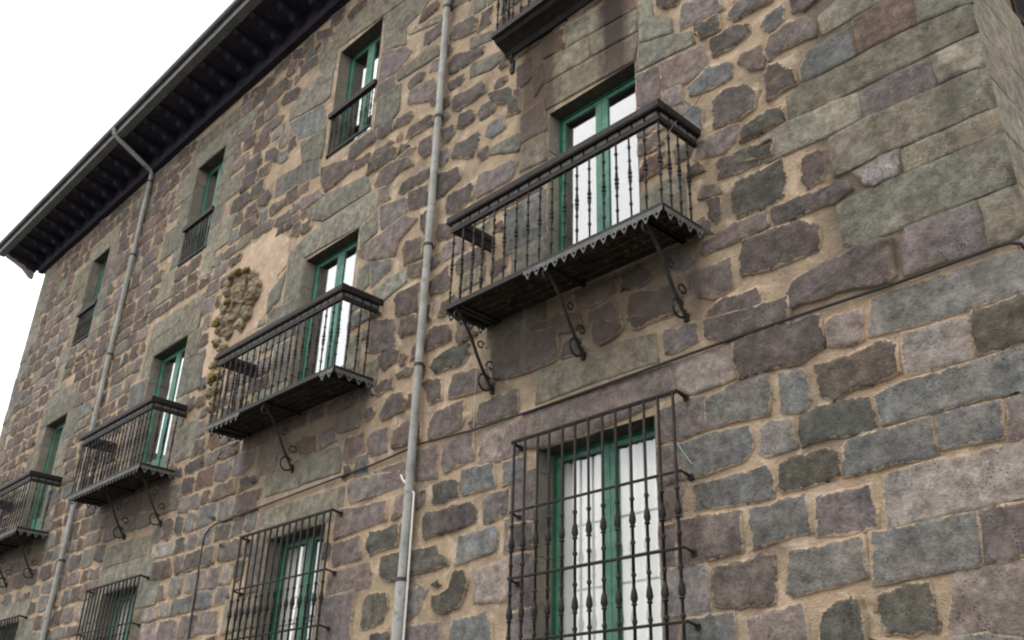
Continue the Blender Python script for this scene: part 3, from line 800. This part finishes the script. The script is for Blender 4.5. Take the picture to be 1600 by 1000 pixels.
# curtains hang behind the panes of the barred windows
def curtain(o, s, label, drop=0.0, frac=1.0, y=.085):
    x0, x1, z0, z1 = o; c = (x0+x1)/2
    a, b = (x0+.03, c-.02) if s == 0 else (c+.02, x1-.03)
    if frac < 1: b = a+(b-a)*frac
    n, m = 54, 6; v, f = [], []; rr = random.Random(int(-x0*100)+s); ph = rr.uniform(0, 6)
    for j in range(m+1):
        zz = z0+.08+(z1-drop-.09-z0-.08)*j/m
        for i in range(n+1):
            u = i/n; fold = .030*math.sin(u*30+ph+.7*math.sin(u*9))+.012*math.sin(u*57+ph*2)
            v.append((a+(b-a)*u-c, REV['barred_window']+y+fold*(1-.25*j/m), zz-z0))
    for j in range(m):
        for i in range(n): k = j*(n+1)+i; f.append((k, k+1, k+n+2, k+n+1))
    me = bpy.data.meshes.new('curtain'); me.from_pydata(v, [], f); me.polygons.foreach_set('use_smooth', [True]*len(f))
    ob = link('curtain', me, MAT['curtain']); ob.location = (c, 0, z0); ob['label'] = label; ob['category'] = 'curtain'; ob['group'] = 'white curtains behind the windows'
    md = ob.modifiers.new('thickness', 'SOLIDIFY'); md.thickness = .003
which = ['largest barred window', 'second barred window from the corner', 'third barred window from the corner', 'farthest barred window']
for i, o in enumerate(GROUND[:3]):
    for s in (0, 1): curtain(o, s, 'white curtain behind the %s half of the %s' % (('left', 'right')[s], which[i]))

# ------------------------------------------------------------------ ironwork
def baluster_profile(h, r, big):
    """thin bar with collars and a turned swelling in the middle"""
    p = [(r, 0)]
    def collar(z, R_): p.extend([(r, z-.016), (R_, z-.009), (R_, z+.009), (r, z+.016)])
    collar(h*.17, r*1.7)
    p.append((r, h*.32)); collar(h*.345, r*1.6)
    p.extend([(r*1.05, h*.40), (r*big, h*.45), (r*1.25, h*.475)]); collar(h*.495, r*2.1); collar(h*.545, r*2.1)
    p.extend([(r*1.25, h*.565), (r*big*.8, h*.59), (r*1.05, h*.64)]); collar(h*.69, r*1.6); collar(h*.86, r*1.7)
    p.append((r, h)); return p
BAL_H = .90
bal_mesh = MB().lathe(baluster_profile(BAL_H, .0105, 1.9), k=8).mesh('baluster', True); bal_mesh.materials.append(MAT['iron'])
def bracket_mesh(drop, reach):
    m = MB()
    pth = []
    for i in range(13):
        u = i/12; y = -reach+(reach-.035)*u+.05*math.sin(u*math.pi*2)*.6; zz = -drop*(u**1.15)-.02*math.sin(u*math.pi*2)
        pth.append((0, y, zz))
    m.tube(pth, .018, 6)
    def curl(cy, cz, r0, r1, a0, a1, rad, n=18):
        m.tube([(0, cy+(r0+(r1-r0)*i/n)*math.cos(a0+(a1-a0)*i/n), cz+(r0+(r1-r0)*i/n)*math.sin(a0+(a1-a0)*i/n)) for i in range(n+1)], rad, 6)
    curl(-.128, -drop+.055, .100, .080, 0.1, -5.7, .012)                # the ring at the foot
    curl(-.055, -drop*.66, .062, .026, 3.6, -2.6, .010, 14)             # small curl against the wall
    curl(-.21, -drop*.40, .050, .022, .4, 6.4, .009, 14)
    curl(-reach+.03, -.085, .068, .034, 1.2, 5.8, .012, 14)             # curl under the front edge
    m.box((-.02, -.045, -drop-.05), (.02, .02, -drop+.03))
    return m
def apron(x0, x1, axis='x'):
    """hanging plate with pointed, pierced teeth"""
    m = MB(); n = max(2, int(round((x1-x0)/.125))); w = (x1-x0)/n; t = .005
    for i in range(n):
        a = x0+i*w; c = a+w/2
        out = [(a, 0), (a, -.040), (a+w*.2, -.048), (c-w*.10, -.098), (c, -.112), (c+w*.10, -.098), (a+w*.8, -.048), (a+w, -.040), (a+w, 0)]
        hole = [(c-.016, -.052), (c-.016, -.072), (c+.016, -.072), (c+.016, -.052)]
        L = out[:5]; Rr = out[4:]
        # left and right halves round the hole
        m.prism([(x, 0, z_) for x, z_ in [(a, 0), (a, -.040), (a+w*.2, -.048), (c-w*.10, -.098), (c, -.112), (c, -.078), (c-.016, -.072), (c-.016, -.052), (c, -.046), (c, 0)]], (0, t, 0))
        m.prism([(x, 0, z_) for x, z_ in [(c, 0), (c, -.046), (c+.016, -.052), (c+.016, -.072), (c, -.078), (c, -.112), (c+w*.10, -.098), (a+w*.8, -.048), (a+w, -.040), (a+w, 0)]], (0, t, 0))
    return m
def make_balcony(xl, xr, zf, label, brackets, aprons, nb=18, ns=4, depth=.60):
    """zf is the underside of the floor"""
    w = xr-xl; t = empty('balcony', ((xl+xr)/2, 0, zf), building, label=label); a, b = -w/2, w/2; D = -depth
    # floor: an iron frame carrying boards with gaps
    fr = MB(); fh = .055
    fr.box((a, D, 0), (b, D+.045, fh)); fr.box((a, D+.045, 0), (a+.04, -.002, fh)); fr.box((b-.04, D+.045, 0), (b, -.002, fh)); fr.build('floor_frame', MAT['iron'], t)
    nsl = 5; sp = (depth-.05)/nsl
    slat = MB().box((a+.043, 0, 0), (b-.043, sp*.87, .028)).mesh('floor_slat'); slat.materials.append(MAT['floorwood'])
    for i in range(nsl):
        s = link('floor_slat', slat, None, t); s.location = (0, D+.052+i*sp, .014)
    for x in [u-(xl+xr)/2 for u in brackets]+[a+.22, b-.22]:
        MB().box((x-.02, D+.046, -.018), (x+.02, -.003, .012)).build('floor_joist', MAT['iron'], t)
    # railing
    zr = fh+BAL_H
    rl = MB().box((a+.006, D+.006, zr), (b-.006, D+.05, zr+.045)); rl.box((a+.006, D+.05, zr), (a+.05, -.002, zr+.045)); rl.box((b-.05, D+.05, zr), (b-.006, -.002, zr+.045))
    rl.build('lower_rail', MAT['ironrail'], t)
    fz = MB(); n = int(w/.15)
    for i in range(n):
        x0 = a+.012+i*(w-.024)/n; fz.box((x0+.012, D+.004, zr+.049), (x0+(w-.024)/n-.012, D+.020, zr+.094))
    n = int(depth/.15)
    for xs in (a+.004, b-.020):
        for i in range(n):
            y0 = D+.03+i*(depth-.05)/n; fz.box((xs, y0+.012, zr+.049), (xs+.016, y0+(depth-.05)/n-.012, zr+.094))
    fz.build('frieze_plates', MAT['zinc'], t)
    bk = MB().box((a+.014, D+.022, zr+.045), (b-.014, D+.046, zr+.10)); bk.box((a+.022, D+.046, zr+.045), (a+.044, -.002, zr+.10)); bk.box((b-.044, D+.046, zr+.045), (b-.022, -.002, zr+.10))
    bk.build('frieze_rail', MAT['ironrail'], t)
    hr = MB()
    prof = [(-.030, 0), (-.040, .018), (-.040, .075), (-.028, .092), (.052, .092), (.064, .075), (.064, .018), (.054, 0)]
    z0 = zr+.101
    hr.prism([(a-.030, D+y, z0+zz) for y, zz in prof], (w+.06, 0, 0))
    for x in (a, b):
        s = 1 if x == a else -1
        hr.prism([(x+s*y, D+.065, z0+zz) for y, zz in prof], (0, depth-.068, 0))
    hr.build('handrail', MAT['ironrail'], t)
    for i in range(nb):
        x = a+.028+(w-.056)*i/(nb-1); o = link('baluster', bal_mesh, None, t); o.location = (x+R.uniform(-.006, .006), D+.028, fh); o.rotation_euler = (R.uniform(-.008, .008), R.uniform(-.010, .010), R.uniform(0, 3))
    for x in (a+.028, b-.028):
        for i in range(1, ns): o = link('baluster', bal_mesh, None, t); o.location = (x, D+.028+(depth-.03)*i/ns, fh)
    for (x0, x1) in aprons: o = apron(x0-(xl+xr)/2, x1-(xl+xr)/2).build('apron_plate', MAT['zinc'], t); o.location = (0, D-.008, .012)
    sa = apron(0, depth-.04).mesh('apron_plate'); sa.materials.append(MAT['zinc'])
    for s_, x in ((-1, a), (1, b)):
        o = link('apron_plate', sa, None, t); o.rotation_euler = (0, 0, math.pi/2); o.location = (x+(.012 if s_ > 0 else -.002), D+.02, .012)
    for x in brackets:
        o = bracket_mesh(.75, depth-.03).build('bracket', MAT['iron'], t, True); o.location = (x-(xl+xr)/2, 0, -.02)
    return t
make_balcony(-7.17, -4.27, 6.20, 'large iron balcony nearest the corner, with half its pierced apron left', [-7.02, -5.72, -4.50], [(-5.98, -4.27)])
make_balcony(-12.37, -9.23, 6.13, 'iron balcony beside the carved relief, on a single scrolled bracket', [-10.86], [(-12.37, -11.45), (-9.52, -9.23)], nb=20)
make_balcony(-17.30, -14.47, 6.03, 'iron balcony in front of the downpipe below the eave end', [-15.96, -14.62], [(-17.30, -14.47)], nb=20)
make_balcony(-22.55, -19.72, 5.88, 'iron balcony cut off by the left edge of the photo', [-21.4, -19.95], [(-22.55, -19.72)], nb=20)

# balcony of the top floor, on a moulded timber slab
tb = empty('balcony', (-5.60, 0, 9.86), building, label='top floor balcony on a dark moulded slab above the nearest door')
prof = [(.0, 0), (-.05, 0), (-.09, .05), (-.17, .09), (-.24, .11), (-.27, .15), (-.32, .16), (-.32, .23), (0, .23)]
MB().prism([(-1.38, y, zz) for y, zz in prof], (2.76, 0, 0)).build('slab', MAT['ironrail'], tb)
for i in range(20): o = link('baluster', bal_mesh, None, tb); o.location = (-1.33+2.66*i/19, -.27, .23)
for x in (-1.33, 1.33):
    for y in (-.18, -.09): o = link('baluster', bal_mesh, None, tb); o.location = (x, y, .23)
MB().box((-1.38, -.31, 1.13), (1.38, -.22, 1.24)).box((-1.38, -.22, 1.13), (-1.29, -.002, 1.24)).box((1.29, -.22, 1.13), (1.38, -.002, 1.24)).build('handrail', MAT['ironrail'], tb)
for x in (-1.30, 1.30):
    MB().prism([(x-.03, y, zz) for y, zz in [(0, 0), (0, -.26), (-.025, -.25), (-.04, -.18), (-.02, -.10), (-.06, -.03), (-.06, 0)]], (.06, 0, 0)).build('drop_bracket', MAT['ironrail'], tb)

# grilles of the ground floor windows
def grille_bar(h, knobs):
    r = .0135; p = [(r, 0)]
    for zz in knobs:
        p.extend([(r, zz-.20), (r*1.6, zz-.185), (r*1.6, zz-.170), (r, zz-.155)])
        p.extend([(r, zz-.055), (r*2.0, zz-.045), (r*1.3, zz-.030), (r*2.3, zz), (r*1.9, zz+.05), (r*1.1, zz+.09), (r, zz+.10)])
        p.extend([(r, zz+.17), (r*1.6, zz+.182), (r*1.6, zz+.198), (r, zz+.21)])
    p.append((r, h)); return p
def make_grille(x0, x1, ztop, label, nb=13):
    y = -.15; zb = 1.15; t = empty('window_grille', ((x0+x1)/2, 0, zb), building, label=label); w = x1-x0; H = ztop-zb
    me = MB().lathe(grille_bar(H, [H-1.03, H-1.66, H-2.28, H-2.9]), k=8).mesh('bar', True); me.materials.append(MAT['iron'])
    for i in range(nb): o = link('bar', me, None, t); o.location = (-w/2+.015+(w-.03)*i/(nb-1)+R.uniform(-.006, .006), y, 0); o.rotation_euler = (0, R.uniform(-.002, .002), R.uniform(0, 3))
    for k, zz in enumerate((H-.006, H-.70, H-1.32, H-1.88, H-2.5, H-3.1, .05)):
        r = .019 if k == 0 else .013
        pth = [(-w/2-.022, .03, zz-.03), (-w/2-.022, y*.55, zz-.012), (-w/2-.02, y, zz), (w/2+.02, y, zz), (w/2+.022, y*.55, zz-.012), (w/2+.022, .03, zz-.03)]
        m = MB().tube(pth, r, 6)
        m.box((-w/2-.045, -.04, zz-.05), (-w/2+.001, .0, zz-.004)).box((w/2-.001, -.04, zz-.05), (w/2+.045, .0, zz-.004))
        m.build('crossbar', MAT['iron'], t)
make_grille(-6.53, -4.57, 4.71, 'large barred iron grille over the nearest ground floor window')
make_grille(-11.72, -9.62, 4.58, 'barred iron grille over the second ground floor window from the corner', nb=15)
make_grille(-16.72, -14.72, 4.46, 'barred iron grille under the third balcony from the corner', nb=15)
make_grille(-21.90, -19.80, 4.36, 'barred iron grille at the lower left corner of the photo', nb=15)

# guards set into the top floor windows
for i, (x0, x1, z0, z1) in enumerate(TOPS[1:]):
    w = x1-x0; t = empty('window_guard', ((x0+x1)/2, 0, z0), building, label='low iron guard in the %s top floor window' % ('nearest', 'middle', 'farthest')[i])
    MB().box((-w/2-.03, -.055, .80), (w/2+.03, .025, .89)).build('handrail', MAT['ironrail'], t)
    MB().box((-w/2+.003, -.02, .05), (w/2-.003, .01, .08)).build('lower_rail', MAT['iron'], t)
    me = MB().lathe(baluster_profile(.74, .0085, 1.8), k=6).mesh('baluster', True); me.materials.append(MAT['iron'])
    for k in range(9): o = link('baluster', me, None, t); o.location = (-w/2+.06+(w-.12)*k/8, -.005, .07)

# ------------------------------------------------------------------ eave, roof
roof = empty('roof', (0, 0, ZT), building)
MB().box((XL-.25, -.13, 0), (XR+.25, -.003, .42)).build('wall_plate', MAT['wood'], roof)
MB().prism([(XL-.95, -1.00, .49), (XL-.95, .3, .36), (XL-.95, .3, .42), (XL-.95, -1.00, .55)], (XR-XL+1.9, 0, 0)).build('soffit', MAT['wood'], roof)
prof = [(-.10, .16), (-.10, .39), (-.85, .465), (-.85, .44), (-.78, .40), (-.66, .395), (-.58, .33), (-.40, .30), (-.32, .22), (-.14, .19)]
cm = MB().prism([(-.075, y, zz) for y, zz in prof], (.15, 0, 0)).mesh('corbel'); cm.materials.append(MAT['wood'])
n = int((XR-XL+1.2)/.62)
for i in range(n+1):
    o = link('corbel', cm, None, roof); o.location = (XL-.62+i*(XR-XL+1.2)/n, 0, 0)
MB().prism([(XL-.80, y, zz) for y, zz in [(-.10, .0), (-.10, .40), (-.86, .50), (-.86, .38), (-.62, .30), (-.40, .20), (-.2, .03)]], (.12, 0, 0)).build('end_corbel', MAT['paleend'], roof)
MB().box((XL-.98, -1.03, .46), (XR+.98, -1.002, .66)).build('fascia', MAT['gutter'], roof)
MB().box((XL-.98, -1.001, .455), (XR+.98, -.86, .480)).build('edge_board', MAT['gutter'], roof)
gp = [(-1.085+.05*math.cos(math.pi+math.pi*i/8), .68+.07*math.sin(math.pi+math.pi*i/8)) for i in range(9)]
MB().prism([(XL-1.0, y, zz) for y, zz in gp], (XR-XL+2.0, 0, 0)).build('gutter', MAT['gutter'], roof)
MB().prism([(XL-.98, -1.06, .69), (XL-.98, BACK/2, 3.0), (XL-.98, BACK+1, .69), (XL-.98, BACK+1, .60), (XL-.98, BACK/2, 2.9), (XL-.98, -1.06, .61)], (XR-XL+1.96, 0, 0)).build('roof_deck', MAT['tile'], roof)

# ------------------------------------------------------------------ downpipes
def downpipe(label, path, r, clamps):
    t = empty('downpipe', (path[0][0], 0, 0), building, label=label); x0 = path[0][0]
    MB().tube([(x-x0, y, zz) for x, y, zz in path], r, 14).build('pipe', MAT['pipe'], t, True)
    for (x, zz) in clamps:
        MB().lathe([(r+.002, -.02), (r+.009, -.018), (r+.009, .018), (r+.002, .02)], (x-x0, path[0][1], zz), 14).box((x-x0-.012, path[0][1]+r*.8, zz-.015), (x-x0+.012, .0, zz+.015)).build('clamp', MAT['clamp'], t, True)
    return t
PX = -8.235; PY = -.085
tp = downpipe('long grey downpipe beside the nearest bay', [(PX, PY, 2.2), (PX, PY, 3.62), (PX, PY, 4.7), (PX, PY, 9.6), (PX, PY, 13.55), (PX, PY-.03, 13.75), (PX, -.95, 14.15), (PX, -1.07, 14.24), (PX, -1.085, 14.34)],
        .050, [(PX, 11.55), (PX, 9.62), (PX, 7.66), (PX, 6.05)])
MB().tube([(0, PY, 0.02), (0, PY, 3.62)], .064, 14).build('lower_pipe', MAT['pipe'], tp, True)
MB().lathe([(.066, -.02), (.074, -.018), (.074, .018), (.066, .02)], (0, PY, 3.60), 14).build('clamp', MAT['clamp'], tp, True)
LX = -18.46
downpipe('grey downpipe that bends out to the gutter near the far bays', [(LX, PY, .02), (LX, PY, 6.2), (LX, PY, 13.62), (LX, PY-.03, 13.72), (LX, -.95, 14.14), (LX, -1.07, 14.24), (LX, -1.085, 14.34)], .050,
         [(LX, 13.45), (LX, 11.6), (LX, 9.3), (LX, 5.2), (LX, 7.4)])

# ------------------------------------------------------------------ carved relief with lichen
def lumps(spots, seed):
    rr = random.Random(seed); bm = bmesh.new()
    for (x, y, zz, rx, ry, rz) in spots:
        t = bmesh.ops.create_icosphere(bm, subdivisions=3, radius=1.0)['verts']
        o = Vector((rr.uniform(0, 50), rr.uniform(0, 50), rr.uniform(0, 50)))
        from mathutils import noise as mn
        for v in t:
            k = 1+.38*mn.noise(v.co*1.6+o)+.22*mn.noise(v.co*4.1+o)
            v.co = Vector((x+v.co.x*rx*k, y+v.co.y*ry*k, zz+v.co.z*rz*k))
    me = bpy.data.meshes.new('lumps'); bm.to_mesh(me); bm.free(); me.polygons.foreach_set('use_smooth', [True]*len(me.polygons)); return me
cr = empty('carved_relief', (0, 0, 0), building, label='eroded stone coat of arms with lichen on the wall')
tex = bpy.data.textures.new('erosion', 'CLOUDS'); tex.noise_scale = .07; tex.noise_depth = 4
def carved(name, spots, seed, mat):
    o = link(name, lumps(spots, seed), mat, cr)
    m_ = o.modifiers.new('fuse', 'REMESH'); m_.mode = 'VOXEL'; m_.voxel_size = .018; m_.use_smooth_shade = True
    m_ = o.modifiers.new('erode', 'DISPLACE'); m_.texture = tex; m_.strength = .10; m_.mid_level = .55; m_.texture_coords = 'GLOBAL'
    return o
def spot(px, py, r, ry=.10, st=1.0):
    x, zz = at(px, py, -.08); return (x, -.03, zz, r, ry, r*st)
carved('shield', [spot(374, 456, .27, .12, 1.25), spot(376, 448, .22, .15, 1.1)], 5, MAT['relief'])
carved('scroll_rim', [spot(392, 432, .12, .14), spot(398, 445, .11, .13), spot(396, 458, .11, .14), spot(389, 468, .12, .13), spot(357, 446, .09, .12), spot(354, 458, .10, .13), spot(366, 433, .12, .17, .8), spot(379, 429, .11, .16, .8), spot(372, 473, .10, .14)], 9, MAT['relief'])
carved('mantling', [spot(352, 480, .17, .13), spot(366, 486, .18, .12), spot(382, 488, .14), spot(358, 500, .15, .13), spot(346, 498, .13), spot(372, 506, .12, .10), spot(352, 520, .11), spot(340, 515, .10), spot(345, 545, .10), spot(336, 535, .09)], 6, MAT['relief'])
carved('garland', [spot(340, 560, .11), spot(331, 572, .09), spot(340, 582, .10), spot(327, 592, .10), spot(337, 604, .10), spot(325, 615, .09), spot(333, 628, .09), spot(326, 640, .07)], 7, MAT['relief'])
def moss(px, py, Y, rx, rz): x, zz = at(px, py, Y); return (x, Y, zz, rx, .05, rz)
link('lichen', lumps([moss(370, 425, -.20, .13, .05), moss(384, 422, -.19, .11, .05), moss(336, 505, -.13, .10, .07), moss(330, 588, -.12, .09, .10), moss(355, 471, -.16, .09, .05)], 8), MAT['moss'], cr, kind='stuff')

# ------------------------------------------------------------------ cables and wires
def cable(name, path, r, mat, label, cat='cable'):
    o = MB().tube(path, r, 6).build(name, mat, None, True); o['label'] = label; o['category'] = cat; return o
pts = [(-13.02, 1.9), (-13.0, 3.4), (-13.05, 4.70), (-13.03, 4.83), (-12.92, 4.90), (-12.76, 4.94)]
pts += [at(525, 750), at(590, 726), at(660, 695), at(745, 673), at(830, 645), at(930, 610), at(1060, 563), at(1230, 503), at(1400, 447), at(1500, 411), at(1560, 389), at(1583, 383)]
cab = [(x, -.040 if x > -12.8 else -.034, zz) for x, zz in pts]
ex, ez = at(1592, 386); cab += [(XR+.035, -.03, ez), (XR+.04, .03, ez-.06), (XR+.035, .10, ez-.35), (XR+.035, .14, ez-2.0)]
cable('cable', cab, .013, MAT['cable'], 'black cable strung along the wall above the barred windows')
w = [(at(1098, 150)[0], -.03, at(1098, 150)[1])]
for px, py, Y in ((1085, 165, -.06), (1070, 178, -.20), (1056, 190, -.36), (1043, 209, -.52), (1036, 222, -.56)): x, zz = at(px, py, Y); w.append((x, Y, zz))
cable('wire', w, .006, MAT['zinc'], 'thin grey wire tied over the corner of the largest balcony', 'wire')
cable('wire', [(at(1063, 693)[0], -.05, at(1063, 693)[1]), (at(1072, 708)[0], -.04, at(1072, 708)[1]), (at(1084, 726)[0], -.03, at(1084, 726)[1])], .0028, MAT['wire'], 'short pale string on the wall beside the largest grille', 'wire')
cable('wire', [(at(757, 460)[0], -.035, at(757, 460)[1]), (at(751, 540)[0], -.035, at(751, 540)[1]), (at(746, 610)[0], -.035, at(746, 610)[1]), (at(743, 700)[0], -.035, at(743, 700)[1])], .0026, MAT['wire'], 'pale thread hanging straight down under the largest balcony', 'wire')
cp = [(at(632, 744)[0], -.05, at(632, 744)[1]), (at(636, 753)[0], -.06, at(634, 752)[1]), (PX+.075, -.07, 4.52), (PX+.085, -.07, 3.5), (PX+.085, -.07, 2.0), (PX+.085, -.07, .05)]
cable('conduit', cp, .012, MAT['white'], 'thin white conduit along the lower end of the near downpipe', 'conduit')

# ------------------------------------------------------------------ shuttered opening in the side wall
sw = empty('side_window', (XR, (SIDEWIN[0]+SIDEWIN[1])/2, SIDEWIN[2]), building, label='black shuttered window round the corner')
hw = (SIDEWIN[1]-SIDEWIN[0])/2; hh = SIDEWIN[3]-SIDEWIN[2]
m = MB().box((-.10, -hw, 0), (.02, -hw+.07, hh)).box((-.10, hw-.07, 0), (.02, hw, hh)).box((-.10, -hw+.07, hh-.07), (.02, hw-.07, hh)).box((-.10, -hw+.07, 0), (.02, hw-.07, .07)); m.build('frame', MAT['redwood'], sw)
for s in (-1, 1): MB().box((-.08, min(0, s*(hw-.075))+.004, .075), (-.02, max(0, s*(hw-.075))-.004, hh-.075)).build('shutter', MAT['black'], sw)
